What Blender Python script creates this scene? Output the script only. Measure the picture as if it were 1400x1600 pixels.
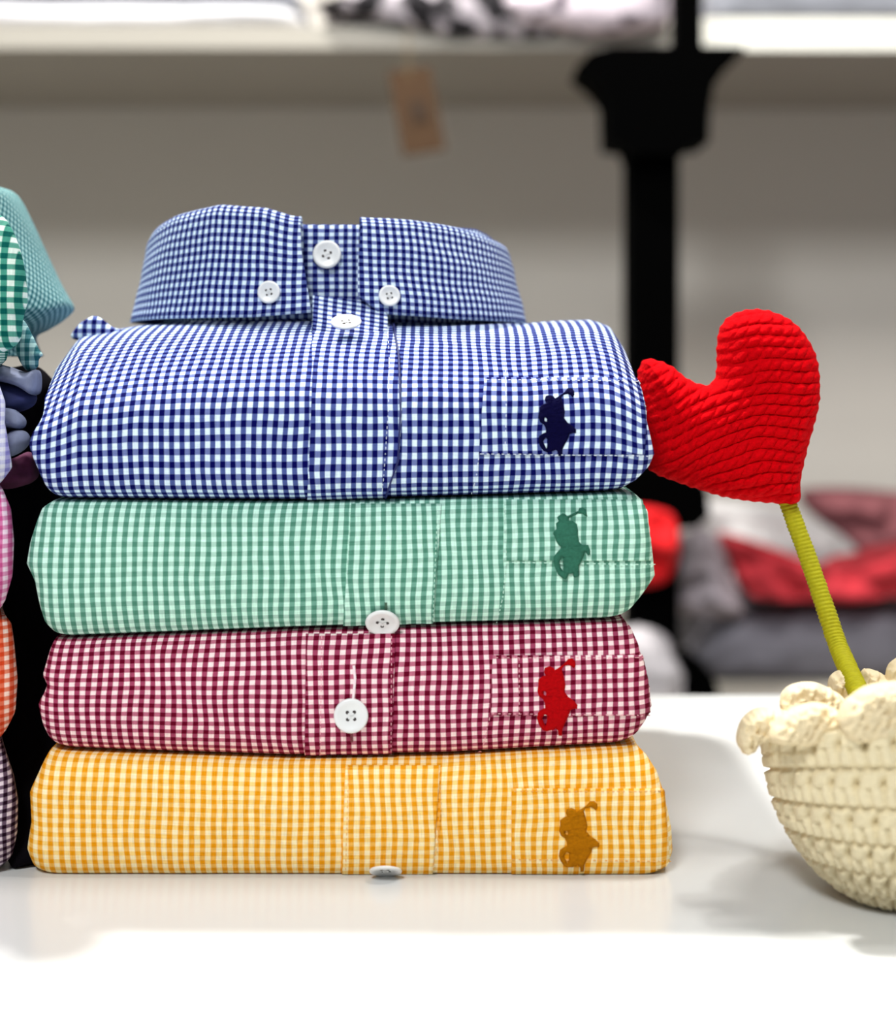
import bpy, bmesh, math, random
import numpy as np
from mathutils import Vector, noise
from mathutils.bvhtree import BVHTree
from mathutils.interpolate import poly_3d_calc
from mathutils.geometry import tessellate_polygon

for o in list(bpy.data.objects):
    bpy.data.objects.remove(o)
scene = bpy.context.scene

# ------------------------------------------------------------------ camera
HC = 0.2025            # camera height above the table top (table top is z = 0)
D0 = 0.60              # camera to the front face of the shirts
FP = 2400.0            # focal length in pixels of the 1400 x 1600 frame
HZ = 560.0             # pixel row of the horizon
cd = bpy.data.cameras.new('camera'); cam = bpy.data.objects.new('camera', cd)
scene.collection.objects.link(cam); scene.camera = cam
cam.location = (0, -D0, HC); cam.rotation_euler = (math.radians(90), 0, 0)
cd.sensor_fit = 'VERTICAL'; cd.sensor_height = 24; cd.sensor_width = 24
cd.lens = 24 * FP / 1600; cd.shift_y = (HZ - 800) / 1600
cd.clip_start = 0.05; cd.clip_end = 30
cd.dof.use_dof = True; cd.dof.focus_distance = 0.625; cd.dof.aperture_fstop = 3.1

# ------------------------------------------------------------------ world, lights, exposure
def lin(c):
    return tuple((x/12.92 if x <= .04045 else ((x+.055)/1.055)**2.4) for x in [v/255 for v in c]) + (1,)
w = bpy.data.worlds.new('shop'); scene.world = w; w.use_nodes = True
w.node_tree.nodes['Background'].inputs[0].default_value = lin((232, 238, 246))
w.node_tree.nodes['Background'].inputs[1].default_value = 0.22
def area(name, loc, target, size, power, color=(1, 1, 1), size_y=None):
    l = bpy.data.lights.new(name, 'AREA'); l.energy = power; l.color = color
    l.shape = 'RECTANGLE'; l.size = size; l.size_y = size_y or size
    o = bpy.data.objects.new(name, l); scene.collection.objects.link(o)
    o.location = loc
    o.rotation_euler = (Vector(target) - Vector(loc)).to_track_quat('-Z', 'Y').to_euler()
    return o
area('ceiling_spot_key', (-0.55, 0.62, 2.0), (0, 0.1, 0), 0.11, 58, (1, .985, .95))
area('ceiling_spot_side', (0.80, -0.10, 2.0), (0.1, 0.0, 0), 0.14, 9, (1, .985, .95))
area('fill_front', (-0.50, -1.50, 1.85), (0, 0, 0.1), 0.5, 38, (.95, .98, 1), 0.5)  # added fill light that brightens the shirt fronts, not a real ceiling panel
area('ceiling_panel_back', (0.5, 0.10, 1.50), (0.5, 1.6, 0.1), 0.5, 15, (1, .97, .93), .25)
scene.view_settings.view_transform = 'Standard'; scene.view_settings.look = 'None'
scene.view_settings.gamma = 1; scene.view_settings.use_curve_mapping = False
scene.view_settings.exposure = 0.08

# ------------------------------------------------------------------ helpers
def P(px, py, d=D0):                       # pixel at distance d from the camera -> point
    return Vector(((px-700)*d/FP, d-D0, HC+(HZ-py)*d/FP))
ROOT = {}
def empty(name, loc):
    o = bpy.data.objects.new(name, None); scene.collection.objects.link(o)
    o.location = loc; o.empty_display_size = .02; ROOT[o.name] = Vector(loc); return o
def tag(o, label, cat, group=None):
    o['label'] = label; o['category'] = cat
    if group: o['group'] = group
    return o
def mk(name, verts, faces, mat, parent=None, uvs=None, smooth=True, label=None, kind=None, loc=None):
    """verts in world space; uvs one per vertex"""
    root = parent
    while root is not None and root.parent is not None: root = root.parent
    base = ROOT[root.name] if root is not None else (Vector(loc) if loc is not None else Vector((0, 0, 0)))
    me = bpy.data.meshes.new(name)
    me.from_pydata([tuple(Vector(v)-base) for v in verts], [], [tuple(f) for f in faces])
    if uvs is not None:
        ul = me.uv_layers.new(name='UVMap')
        li = np.empty(len(me.loops), dtype=np.int32); me.loops.foreach_get('vertex_index', li)
        ul.data.foreach_set('uv', np.array([(u[0], u[1]) for u in uvs], dtype=np.float32)[li].ravel())
    if smooth: me.polygons.foreach_set('use_smooth', [True]*len(me.polygons))
    if mat is not None: me.materials.append(mat)
    me.update()
    o = bpy.data.objects.new(name, me); scene.collection.objects.link(o)
    if parent is not None:
        o.parent = parent
    else:
        o.location = base
        ROOT[o.name] = base
    if label: o['label'] = label
    if kind: o['kind'] = kind
    return o
def recalc(o):
    bm = bmesh.new(); bm.from_mesh(o.data)
    bmesh.ops.recalc_face_normals(bm, faces=bm.faces); bm.to_mesh(o.data); bm.free(); return o
def box(x0, x1, y0, y1, z0, z1):
    v = [(x, y, z) for x in (x0, x1) for y in (y0, y1) for z in (z0, z1)]
    f = [(0,1,3,2),(4,6,7,5),(0,4,5,1),(2,3,7,6),(0,2,6,4),(1,5,7,3)]
    return v, f
def add_box(name, b, mat, parent=None, bevel=0.0, **k):
    v, f = box(*b); o = mk(name, v, f, mat, parent, smooth=False, **k)
    if bevel:
        m = o.modifiers.new('bevel', 'BEVEL'); m.width = bevel; m.segments = 3
        bm = bmesh.new(); bm.from_mesh(o.data); bmesh.ops.bevel(bm, geom=bm.edges[:], offset=bevel, segments=3, affect='EDGES', profile=.5)
        bm.to_mesh(o.data); bm.free(); o.modifiers.clear()
    return o
def interp(pts, x):                        # pts sorted by first value
    return float(np.interp(x, [p[0] for p in pts], [p[1] for p in pts]))
def catmull(pts, n=8, closed=False):
    out = []; N = len(pts)
    rng = range(N) if closed else range(N-1)
    for i in rng:
        g = (lambda k: pts[k % N]) if closed else (lambda k: pts[min(max(k, 0), N-1)])
        p0, p1, p2, p3 = [Vector(g(i+k)) for k in (-1, 0, 1, 2)]
        for j in range(n):
            t = j/n
            out.append(.5*((2*p1)+(p2-p0)*t+(2*p0-5*p1+4*p2-p3)*t*t+(3*p1-p0-3*p2+p3)*t**3))
    if not closed: out.append(Vector(pts[-1]))
    return out

# ------------------------------------------------------------------ materials
def new_mat(name):
    m = bpy.data.materials.new(name); m.use_nodes = True
    nt = m.node_tree; return m, nt, nt.nodes['Principled BSDF']
def plain(name, rgb, rough=.6, var=0.0, scale=40, bump=0.0, spec=.5, coat=0):
    m, nt, b = new_mat(name)
    b.inputs['Base Color'].default_value = lin(rgb); b.inputs['Roughness'].default_value = rough
    b.inputs['Specular IOR Level'].default_value = spec; b.inputs['Coat Weight'].default_value = coat
    tc = nt.nodes.new('ShaderNodeTexCoord')
    n = nt.nodes.new('ShaderNodeTexNoise'); n.inputs['Scale'].default_value = scale; n.inputs['Detail'].default_value = 4
    nt.links.new(tc.outputs['Object'], n.inputs['Vector'])
    if var:
        mx = nt.nodes.new('ShaderNodeMix'); mx.data_type = 'RGBA'
        mx.inputs[6].default_value = lin([max(0, c*(1-var)) for c in rgb]); mx.inputs[7].default_value = lin([min(255, c*(1+var)) for c in rgb])
        nt.links.new(n.outputs['Fac'], mx.inputs[0]); nt.links.new(mx.outputs[2], b.inputs['Base Color'])
    if bump:
        bp = nt.nodes.new('ShaderNodeBump'); bp.inputs['Strength'].default_value = bump; bp.inputs['Distance'].default_value = .001
        nt.links.new(n.outputs['Fac'], bp.inputs['Height']); nt.links.new(bp.outputs[0], b.inputs['Normal'])
    return m
def gingham(name, white, vcol, hcol, dark, period, sharp=3.0):
    m, nt, b = new_mat(name); N = nt.nodes; L = nt.links
    b.inputs['Roughness'].default_value = .85; b.inputs['Specular IOR Level'].default_value = .08
    b.inputs['Sheen Weight'].default_value = 0
    uv = N.new('ShaderNodeUVMap'); sp = N.new('ShaderNodeSeparateXYZ'); L.new(uv.outputs[0], sp.inputs[0])
    ns = N.new('ShaderNodeTexNoise'); ns.inputs['Scale'].default_value = 55; ns.inputs['Detail'].default_value = 2
    L.new(uv.outputs[0], ns.inputs['Vector'])
    sn = N.new('ShaderNodeSeparateColor'); L.new(ns.outputs['Color'], sn.inputs[0])
    def math_(op, a, c=None):
        q = N.new('ShaderNodeMath'); q.operation = op
        for i, v in enumerate((a, c)):
            if v is None: continue
            if isinstance(v, (int, float)): q.inputs[i].default_value = v
            else: L.new(v, q.inputs[i])
        return q.outputs[0]
    def stripe(out, nz):
        wob = math_('MULTIPLY', math_('SUBTRACT', nz, .5), .0011)
        s = math_('SINE', math_('MULTIPLY', math_('ADD', out, wob), 2*math.pi/period))
        q = N.new('ShaderNodeMath'); q.operation = 'MULTIPLY_ADD'; q.use_clamp = True
        L.new(s, q.inputs[0]); q.inputs[1].default_value = sharp; q.inputs[2].default_value = .47
        return q.outputs[0]
    sx = stripe(sp.outputs[0], sn.outputs[0]); sy = stripe(sp.outputs[1], sn.outputs[1])
    def mix(f, a, c):
        q = N.new('ShaderNodeMix'); q.data_type = 'RGBA'; L.new(f, q.inputs[0])
        for i, v in ((6, a), (7, c)):
            if isinstance(v, tuple): q.inputs[i].default_value = v
            else: L.new(v, q.inputs[i])
        return q.outputs[2]
    a = mix(sx, lin(white), lin(vcol)); c = mix(sx, lin(hcol), lin(dark)); col = mix(sy, a, c)
    # woven threads: faint streaks along both directions
    def streak(sx_, sy_):
        mp = N.new('ShaderNodeMapping'); mp.inputs['Scale'].default_value = (sx_, sy_, 1); L.new(uv.outputs[0], mp.inputs[0])
        t = N.new('ShaderNodeTexNoise'); t.inputs['Scale'].default_value = 1; t.inputs['Detail'].default_value = 1; L.new(mp.outputs[0], t.inputs['Vector'])
        return t.outputs['Fac']
    st = math_('ADD', streak(2600, 150), streak(150, 2600))
    val = math_('MULTIPLY_ADD', st, .42); val.node.inputs[2].default_value = .58
    hs = N.new('ShaderNodeHueSaturation'); L.new(col, hs.inputs['Color']); L.new(val, hs.inputs['Value'])
    L.new(hs.outputs[0], b.inputs['Base Color'])
    bp = N.new('ShaderNodeBump'); bp.inputs['Strength'].default_value = .25; bp.inputs['Distance'].default_value = .0004
    L.new(st, bp.inputs['Height']); L.new(bp.outputs[0], b.inputs['Normal'])
    return m

M = {}
M['blue'] = gingham('blue_gingham', (222, 240, 252), (76, 90, 150), (108, 120, 172), (0, 1, 78), .00403)
M['green'] = gingham('mint_gingham', (208, 248, 228), (112, 166, 146), (170, 210, 192), (78, 134, 112), .0041)
M['red'] = gingham('wine_gingham', (252, 224, 222), (160, 66, 96), (186, 104, 126), (98, 0, 30), .00414)
M['yellow'] = gingham('yellow_gingham', (255, 236, 190), (244, 182, 82), (252, 214, 132), (234, 152, 16), .0042)
M['teal'] = gingham('teal_gingham', (225, 240, 228), (70, 150, 130), (90, 160, 140), (4, 88, 80), .0044)
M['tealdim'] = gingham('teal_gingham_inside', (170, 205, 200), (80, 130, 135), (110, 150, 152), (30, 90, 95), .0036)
M['lavender'] = gingham('lavender_gingham', (232, 232, 244), (175, 172, 222), (205, 205, 235), (140, 135, 205), .0042)
M['pink'] = gingham('pink_gingham', (250, 222, 238), (215, 120, 170), (225, 150, 190), (200, 80, 140), .0040)
M['orange'] = gingham('orange_gingham', (252, 220, 205), (222, 110, 80), (230, 130, 100), (205, 65, 30), .0038)
M['plum'] = gingham('black_gingham', (228, 215, 225), (100, 80, 100), (110, 90, 110), (30, 8, 26), .0034)
M['navy'] = plain('navy_cloth', (46, 50, 88), .9, .5, 90, .4)
M['slate'] = plain('slate_cloth', (100, 106, 128), .9, .35, 120, .4)
M['plumcloth'] = plain('plum_cloth', (84, 32, 62), .9, .6, 160, .4)
M['table'] = plain('white_gloss_laminate', (212, 213, 211), .22, .01, 6, 0, .5)
M['button'] = plain('white_button_plastic', (232, 232, 230), .3, .02, 200)
M['hole'] = plain('button_hole_dark', (60, 52, 50), .8)
M['wool_red'] = plain('red_wool', (198, 0, 10), .95, .14, 700, .5, .06)
M['stem'] = plain('olive_yarn', (170, 164, 10), .75, .10, 500, .4, .3)
M['cream'] = plain('cream_yarn', (222, 208, 172), .85, .05, 500, .5, .3)
M['cream_light'] = plain('cream_ruffle_yarn', (226, 208, 170), .85, .04, 400, .6, .3)
M['wall'] = plain('warm_grey_wall_paint', (222, 216, 206), .9, .03, 2)
M['floor'] = plain('grey_floor', (120, 118, 114), .5, .08, 3)
M['black'] = plain('black_powder_coat', (1, 1, 1), .9, spec=.02)
M['shelf_edge'] = plain('cream_shelf_edge', (176, 170, 158), .5, .02, 5)
M['shelf'] = plain('shelf_board_paint', (150, 144, 134), .5, .02, 5)
M['shelf_white'] = plain('white_shelf_board', (246, 244, 232), .4, .02, 5)
M['kcord'] = plain('jute_cord', (120, 100, 70), .9)
M['metal'] = plain('grey_table_leg', (120, 120, 120), .4)
def emb(name, rgb): 
    return plain(name, rgb, .9, .16, 900, .4, .08)
def cloth(name, rgb, var=.1): return plain(name, rgb, .9, var, 30, .3)

# ------------------------------------------------------------------ setting
add_box('floor', (-3, 3, -2.0, 2.6, -0.80, -0.76), M['floor'])['kind'] = 'structure'
YW = 1.62
add_box('wall_back', (-3, 3, YW, YW+.1, -0.76, 1.7), M['wall'])['kind'] = 'structure'

t = empty('display_table', (0, -.1, -.76))
tag(t, 'white glossy display table that the shirt stacks and crochet pot stand on', 'table')
add_box('tabletop', (-.95, .95, -.52, .325, -.03, 0), M['table'], t, .002)
add_box('apron', (-.88, .88, -.45, .26, -.10, -.03), M['shelf_white'], t)
for sx in (-.86, .86):
    for sy in (-.43, .24):
        add_box('leg', (sx-.02, sx+.02, sy-.02, sy+.02, -.76, -.10), M['metal'], t)

# ------------------------------------------------------------------ folded cloth body
def profile_plain(depth, R=.013, n=2.3, nf=44):
    """side view loop as (y, t): front fold, top, back, bottom"""
    out = []
    for i in range(nf+1):
        a = -math.pi/2+math.pi*i/nf
        s, c = math.sin(a), math.cos(a)
        tt = .5+.5*math.copysign(abs(s)**(2/n), s); yy = R-R*abs(c)**(2/n)
        out.append((yy, tt))
    k = 26
    for i in range(1, k+1): out.append((R+(depth-2*R)*i/k, 1.0))
    for i in range(1, 13):
        a = math.pi/2-math.pi*i/12
        out.append((depth-R+R*abs(math.cos(a))**.9, .5+.5*math.copysign(abs(math.sin(a))**.9, math.sin(a))))
    for i in range(1, k): out.append((depth-R-(depth-2*R)*i/k, 0.0))
    return out
def resample(ctrl, step):
    c = catmull([(a, b*.07, 0) for a, b in ctrl], 14)
    out = [c[0]]; 
    for p in c[1:]:
        if (p-out[-1]).length > step: out.append(p)
    return [(p[0], p[1]/.07) for p in out]

class Body:
    def __init__(s, name, mat, parent, top, bot, left, right, prof, dref=None, uvo=(0, 0), na=170, round_r=.010,
                 scale_d=D0, y0=0.0, amp=.0006, seed=0, shrink=.03, label=None, loc=None, folds=0.0, rot=None):
        """top/bot: [(px,py)], left/right: [(t,px)] as seen at the reference distance; prof: (y,t) loop"""
        verts = []; uvs = []
        q = np.linspace(0, 1, na+1); 
        q = .5-.5*np.cos(np.pi*q)*(.35)-.5*(1-2*q)*(.65) if False else q
        # cluster near both ends
        aa = [ (x + .9*( -math.sin(2*math.pi*x)/(2*math.pi))*1.0) for x in q ]
        nv = len(prof)
        arc = [0.0]
        Hm = .055
        for i in range(1, nv):
            arc.append(arc[-1]+math.hypot(prof[i][0]-prof[i-1][0], (prof[i][1]-prof[i-1][1])*Hm))
        s.nv = nv; s.na = na
        for j, a in enumerate(aa):
            for i, (y, tt) in enumerate(prof):
                d = scale_d if dref is None else dref(tt)
                xl = interp(left, tt); xr = interp(right, tt)
                e = min(a, 1-a)
                px = xl+(xr-xl)*a
                dist = min(px-xl, xr-px)*d/FP            # metres from the end
                k = min(1, dist/round_r); bulge = 1-math.sqrt(max(0, 1-(1-k)**2))
                t2 = .5+(tt-.5)*(1-shrink*bulge)
                yt, yb = interp(top, px), interp(bot, px)
                py = yb+(yt-yb)*t2
                X = (px-700)*d/FP; Z = HC+(HZ-py)*d/FP
                yy = y
                mid = .5*(prof[0][0]+max(p[0] for p in prof))
                if y < mid: yy = y+bulge*round_r*.9
                else: yy = y-bulge*round_r*.9
                f = noise.noise(Vector((X*14+seed, Z*60, y*10+seed)))+.5*noise.noise(Vector((X*45+seed*3, Z*45, y*30)))
                f2 = noise.noise(Vector((X*30+Z*40+seed*5, Z*16, y*12)))
                yy += amp*f*(1.0 if tt > .02 else .3) + folds*max(0, f2)*(.2+min(1, tt*1.2))
                if amp > 0 and tt < .999 and tt > .001: X += amp*.5*f2
                q_ = Vector((X, yy+y0, Z))
                if rot:
                    dx, dy = q_.x-rot[0], q_.y; ca, sa = math.cos(rot[1]), math.sin(rot[1])
                    q_.x = rot[0]+dx*ca-dy*sa; q_.y = dx*sa+dy*ca
                verts.append(q_)
                uvs.append((X+uvo[0]+.0012*f2, arc[i]*(1+0.0)+uvo[1]))
        faces = []
        for j in range(na):
            for i in range(nv):
                i2 = (i+1) % nv
                faces.append((j*nv+i, (j+1)*nv+i, (j+1)*nv+i2, j*nv+i2))
        body_n = len(faces)
        # end caps, drawn in with two rings
        for j, sg in ((0, -1), (na, 1)):
            ring = [verts[j*nv+i] for i in range(nv)]
            c = sum(ring, Vector())/nv
            prev = [j*nv+i for i in range(nv)]
            for kk, sc in ((1, .94), (2, .55)):
                cur = []
                for i in range(nv):
                    p = c+(ring[i]-c)*sc; p.x += sg*(.0006 if kk == 1 else .001)
                    cur.append(len(verts)); verts.append(p); uvs.append((p.y+.3, p.z))
                for i in range(nv):
                    i2 = (i+1) % nv
                    fc = (prev[i], prev[i2], cur[i2], cur[i]) if sg < 0 else (prev[i], cur[i], cur[i2], prev[i2])
                    faces.append(fc)
                prev = cur
            cc = len(verts); verts.append(c+Vector((sg*.001, 0, 0))); uvs.append((c.y+.3, c.z))
            for i in range(nv):
                i2 = (i+1) % nv
                faces.append((prev[i], prev[i2], cc) if sg < 0 else (prev[i], cc, prev[i2]))
        s.verts, s.uvs, s.faces = verts, uvs, faces
        s.obj = mk(name, verts, faces, mat, parent, uvs, label=label, loc=loc)
        bm = bmesh.new(); bm.from_mesh(s.obj.data)
        bmesh.ops.recalc_face_normals(bm, faces=bm.faces); bm.to_mesh(s.obj.data); bm.free()
        s.bvh = BVHTree.FromPolygons(verts, faces[:body_n])
        s.extra = []
    def hit(s, px, py):
        o = Vector((0, -D0, HC)); dr = Vector(((px-700)/FP, 1, (HZ-py)/FP)).normalized()
        loc, n, idx, dist = s.bvh.ray_cast(o, dr)
        if loc is None:
            for k in range(1, 15):
                for dy in (-1.5*k, 1.5*k):
                    for dx in (0, -1.5*k, 1.5*k):
                        dr = Vector(((px+dx-700)/FP, 1, (HZ-py-dy)/FP)).normalized()
                        loc, n, idx, dist = s.bvh.ray_cast(o, dr)
                        if loc is not None: break
                    if loc is not None: break
                if loc is not None: break
            else: return None
        f = s.faces[idx]; wgt = poly_3d_calc([s.verts[i] for i in f], loc)
        u = sum(s.uvs[i][0]*w_ for i, w_ in zip(f, wgt)); v = sum(s.uvs[i][1]*w_ for i, w_ in zip(f, wgt))
        if n.dot(dr) > 0: n = -n
        return loc, n, (u, v)

def patch(body, name, mat, parent, fn, nu, nv, h=.0007, shift=(0, 0), warp=None, label=None, taper=None):
    """raised cloth patch lying on the body; fn(a,b) -> pixel"""
    rows = []
    for i in range(nu+1):
        row = []
        last = None
        for j in range(nv+1):
            r = body.hit(*fn(i/nu, j/nv))
            if r is None: r = last
            row.append(r); last = r
        for j in range(nv, -1, -1):
            if row[j] is None: row[j] = row[j+1] if j < nv else None
        rows.append(row)
    V, U, F = [], [], []
    W = nv+1
    for i in range(nu+1):
        for j in range(W):
            l, n, uv = rows[i][j]
            hh = h*(taper(i/nu, j/nv) if taper else 1)
            V.append(l+n*hh); U.append((uv[0]+shift[0], uv[1]+shift[1]))
    for i in range(nu):
        for j in range(nv): F.append((i*W+j, i*W+j+1, (i+1)*W+j+1, (i+1)*W+j))
    per = [(i, 0) for i in range(nu)]+[(nu, j) for j in range(nv)]+[(i, nv) for i in range(nu, 0, -1)]+[(0, j) for j in range(nv, 0, -1)]
    b0 = len(V)
    for (i, j) in per:
        l, n, uv = rows[i][j]; V.append(l-n*.0004); U.append((uv[0]+shift[0], uv[1]+shift[1]))
    for k in range(len(per)):
        k2 = (k+1) % len(per)
        a = per[k][0]*W+per[k][1]; c = per[k2][0]*W+per[k2][1]
        F.append((a, c, b0+k2, b0+k))
    o = mk(name, V, F, mat, parent, U, label=label); recalc(o); return o

def stitch(body, lines, mat, parent, lift=.0009, r=.00016, dash=.0015, gap=.0006, name='stitching'):
    V, F = [], []
    for line in lines:
        pts = []
        for (a, b) in zip(line[:-1], line[1:]):
            L_ = math.hypot(a[0]-b[0], a[1]-b[1]); n = max(1, int(L_/2))
            for k in range(n): pts.append((a[0]+(b[0]-a[0])*k/n, a[1]+(b[1]-a[1])*k/n))
        pts.append(line[-1])
        hs = [body.hit(*p) for p in pts]; hs = [h_ for h_ in hs if h_]
        hs = [(h_[0]+h_[1]*lift, h_[1]) for h_ in hs]
        s = 0; seg = []
        def flush(seg):
            if len(seg) < 2: return
            b0 = len(V)
            for i, (p, n) in enumerate(seg):
                tg = (seg[min(i+1, len(seg)-1)][0]-seg[max(i-1, 0)][0]).normalized()
                sd = tg.cross(n).normalized()
                for dx, dy in ((-1, -1), (1, -1), (.7, 1), (-.7, 1)):
                    V.append(p+sd*r*dx+n*r*dy)
            for i in range(len(seg)-1):
                for k in range(4):
                    F.append((b0+i*4+k, b0+i*4+(k+1) % 4, b0+i*4+4+(k+1) % 4, b0+i*4+4+k))
            F.append((b0, b0+1, b0+2, b0+3)); e = b0+(len(seg)-1)*4; F.append((e+3, e+2, e+1, e))
        for i in range(len(hs)):
            if i: s += (hs[i][0]-hs[i-1][0]).length
            ph = s % (dash+gap)
            if ph < dash: seg.append(hs[i])
            else: flush(seg); seg = []
        flush(seg)
    if V:
        o = mk(name, V, F, mat, parent, smooth=False, kind='stuff' if dash < .04 else None); recalc(o); return o

EMB_OUT = [(450,270),(500,285),(530,318),(600,285),(670,252),(722,232),(740,178),(800,172),(860,210),(885,320),(842,305),(800,270),(722,268),(640,305),(560,345),(560,390),(640,410),(700,450),(720,560),(720,650),(740,760),(800,820),(900,815),(930,900),(935,990),(890,1000),(850,930),(810,1020),(780,1110),(740,1180),(735,1280),(740,1370),(680,1392),(640,1385),(630,1320),(560,1330),(540,1380),(500,1430),(450,1410),(370,1340),(320,1230),(290,1120),(290,1030),(340,960),(400,890),(430,850),(380,820),(330,740),(310,670),(280,620),(290,580),(340,540),(330,440),(380,400),(350,340),(380,310)]
EMB_HOLE = [(430,1020),(455,1030),(470,1180),(465,1290),(415,1220),(392,1120)]
EMB2_OUT = [(450,345),(510,370),(540,405),(600,372),(670,325),(720,280),(760,230),(830,225),(880,270),(885,340),(855,385),(815,345),(760,325),(690,342),(655,385),(662,420),(680,480),(700,560),(715,640),(700,750),(760,830),(860,900),(915,960),(910,1025),(860,1020),(800,1040),(775,1120),(730,1200),(690,1280),(665,1340),(655,1440),(600,1440),(590,1360),(550,1330),(500,1352),(400,1372),(330,1350),(270,1270),(240,1180),(255,1080),(320,1030),(375,1010),(370,930),(340,870),(270,820),(245,740),(260,640),(260,560),(330,505),(380,490),(355,430),(370,370)]
EMB2_LEG = [(370,1110),(410,1130),(405,1230),(385,1310),(350,1240),(325,1170)]
EMB2_ARM = [(350,740),(378,745),(395,775),(388,815),(352,800)]
def emblem(body, parent, x0, x1, y0, y1, mat, label, hole=True, lift=.0006):
    A0, A1, B0, B1 = (280, 935, 172, 1430) if hole is True else (240, 915, 225, 1440)
    def mp(p): return (x0+(p[0]-A0)/(A1-A0)*(x1-x0), y0+(p[1]-B0)/(B1-B0)*(y1-y0))
    if hole is True: loops = [[mp(p) for p in EMB_OUT], [mp(p) for p in EMB_HOLE]]
    else:
        loops = [[mp(p) for p in EMB2_OUT], [mp(p) for p in EMB2_ARM]]
        if hole == 'leg': loops.append([mp(p) for p in EMB2_LEG])
    flat = [p for l in loops for p in l]
    tri = tessellate_polygon([[Vector((p[0], p[1], 0)) for p in l] for l in loops])
    bm = bmesh.new(); vs = [bm.verts.new((p[0], p[1], 0)) for p in flat]
    for t_ in tri:
        try: bm.faces.new([vs[k] for k in t_])
        except ValueError: pass
    for it in range(3):
        es = [e for e in bm.edges if e.calc_length() > 5]
        if es: bmesh.ops.subdivide_edges(bm, edges=es, cuts=1)
        bmesh.ops.triangulate(bm, faces=bm.faces[:])
    bm.verts.index_update()
    pts = [v.co.copy() for v in bm.verts]; fs = [[v.index for v in f.verts] for f in bm.faces]
    bd = [[v.index for v in e.verts] for e in bm.edges if len(e.link_faces) == 1]
    onb = set(k for e in bd for k in e)
    bm.free()
    V = []; back = []
    for i, p in enumerate(pts):
        l, n, uv = body.hit(p.x, p.y)
        hh = lift*(.75 if i in onb else 1.25)+.00012*math.sin(p.x*1.6+p.y*.7)
        V.append(l+n*hh); back.append(l-n*.0003)
    n0 = len(V); V += back; F = list(fs)
    for a, b in bd: F.append((a, b, n0+b, n0+a))
    o = mk('embroidered_emblem', V, F, mat, parent, label=label); recalc(o); return o

def lathe(prof, n, frame, holes=None):
    c, ax, ux, uy = frame
    V = []; F = []
    for (r, z) in prof:
        for k in range(n):
            a = 2*math.pi*k/n
            V.append(c+ux*(r*math.cos(a))+uy*(r*math.sin(a))+ax*z)
    m = len(prof)
    for i in range(m-1):
        for k in range(n): F.append((i*n+k, i*n+(k+1) % n, (i+1)*n+(k+1) % n, (i+1)*n+k))
    F.append(tuple(range(n-1, -1, -1))); F.append(tuple((m-1)*n+k for k in range(n)))
    return V, F
def make_button(parent, c, nrm, R, rot=.2, holes=True, label=None):
    nrm = nrm.normalized(); ux = nrm.cross(Vector((0, 0, 1)))
    if ux.length < .01: ux = Vector((1, 0, 0))
    ux = -ux.normalized(); uy = nrm.cross(ux).normalized()
    a, b = ux*math.cos(rot)+uy*math.sin(rot), uy*math.cos(rot)-ux*math.sin(rot)
    T = R*.26
    prof = [(R*.7, 0), (R*.93, T*.2), (R, T*.55), (R*.97, T*.85), (R*.88, T), (R*.74, T*.93), (R*.62, T*.62), (R*.3, T*.55)]
    V, F = lathe(prof, 40, (c, nrm, a, b))
    o = mk('button', V, F, M['button'], parent, label=label); recalc(o)
    if holes:
        VV, FF = [], []
        for sx in (-1, 1):
            for sy in (-1, 1):
                cc = c+a*sx*R*.2+b*sy*R*.2
                v, f = lathe([(R*.095, T*.3), (R*.105, T*.6)], 12, (cc, nrm, a, b)); k = len(VV)
                VV += v; FF += [tuple(x+k for x in q) for q in f]
        recalc(mk('thread_hole', VV, FF, M['hole'], o, smooth=False))
        VV, FF = [], []
        for q1, q2 in (((-.2, -.2), (.2, .2)), ((-.2, .2), (.2, -.2))):
            p1 = c+a*q1[0]*R+b*q1[1]*R+nrm*T*.62; p2 = c+a*q2[0]*R+b*q2[1]*R+nrm*T*.62
            dd = (p2-p1).normalized(); sd = dd.cross(nrm)*R*.05; k = len(VV)
            p1 += dd*R*.06; p2 -= dd*R*.06
            VV += [p1-sd, p1+sd, p2+sd, p2-sd]+[p+nrm*T*.16 for p in (p1-sd, p1+sd, p2+sd, p2-sd)]
            FF += [tuple(x+k for x in q) for q in ((0,1,2,3),(4,7,6,5),(0,4,5,1),(1,5,6,2),(2,6,7,3),(3,7,4,0))]
        recalc(mk('thread', VV, FF, M['button'], o, smooth=False))
    return o
def button_on(body, parent, px, py, rpx, nrm=None, lift=.0009, **k):
    l, n, uv = body.hit(px, py)
    acc = Vector()
    for dx in (-14, 0, 14):
        for dy in (-14, 0, 14):
            h_ = body.hit(px+dx, py+dy)
            if h_: acc += h_[1]
    n = (nrm or acc).normalized()
    return make_button(parent, l+n*lift, n, rpx*(l.y+D0)/FP, **k)

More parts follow.
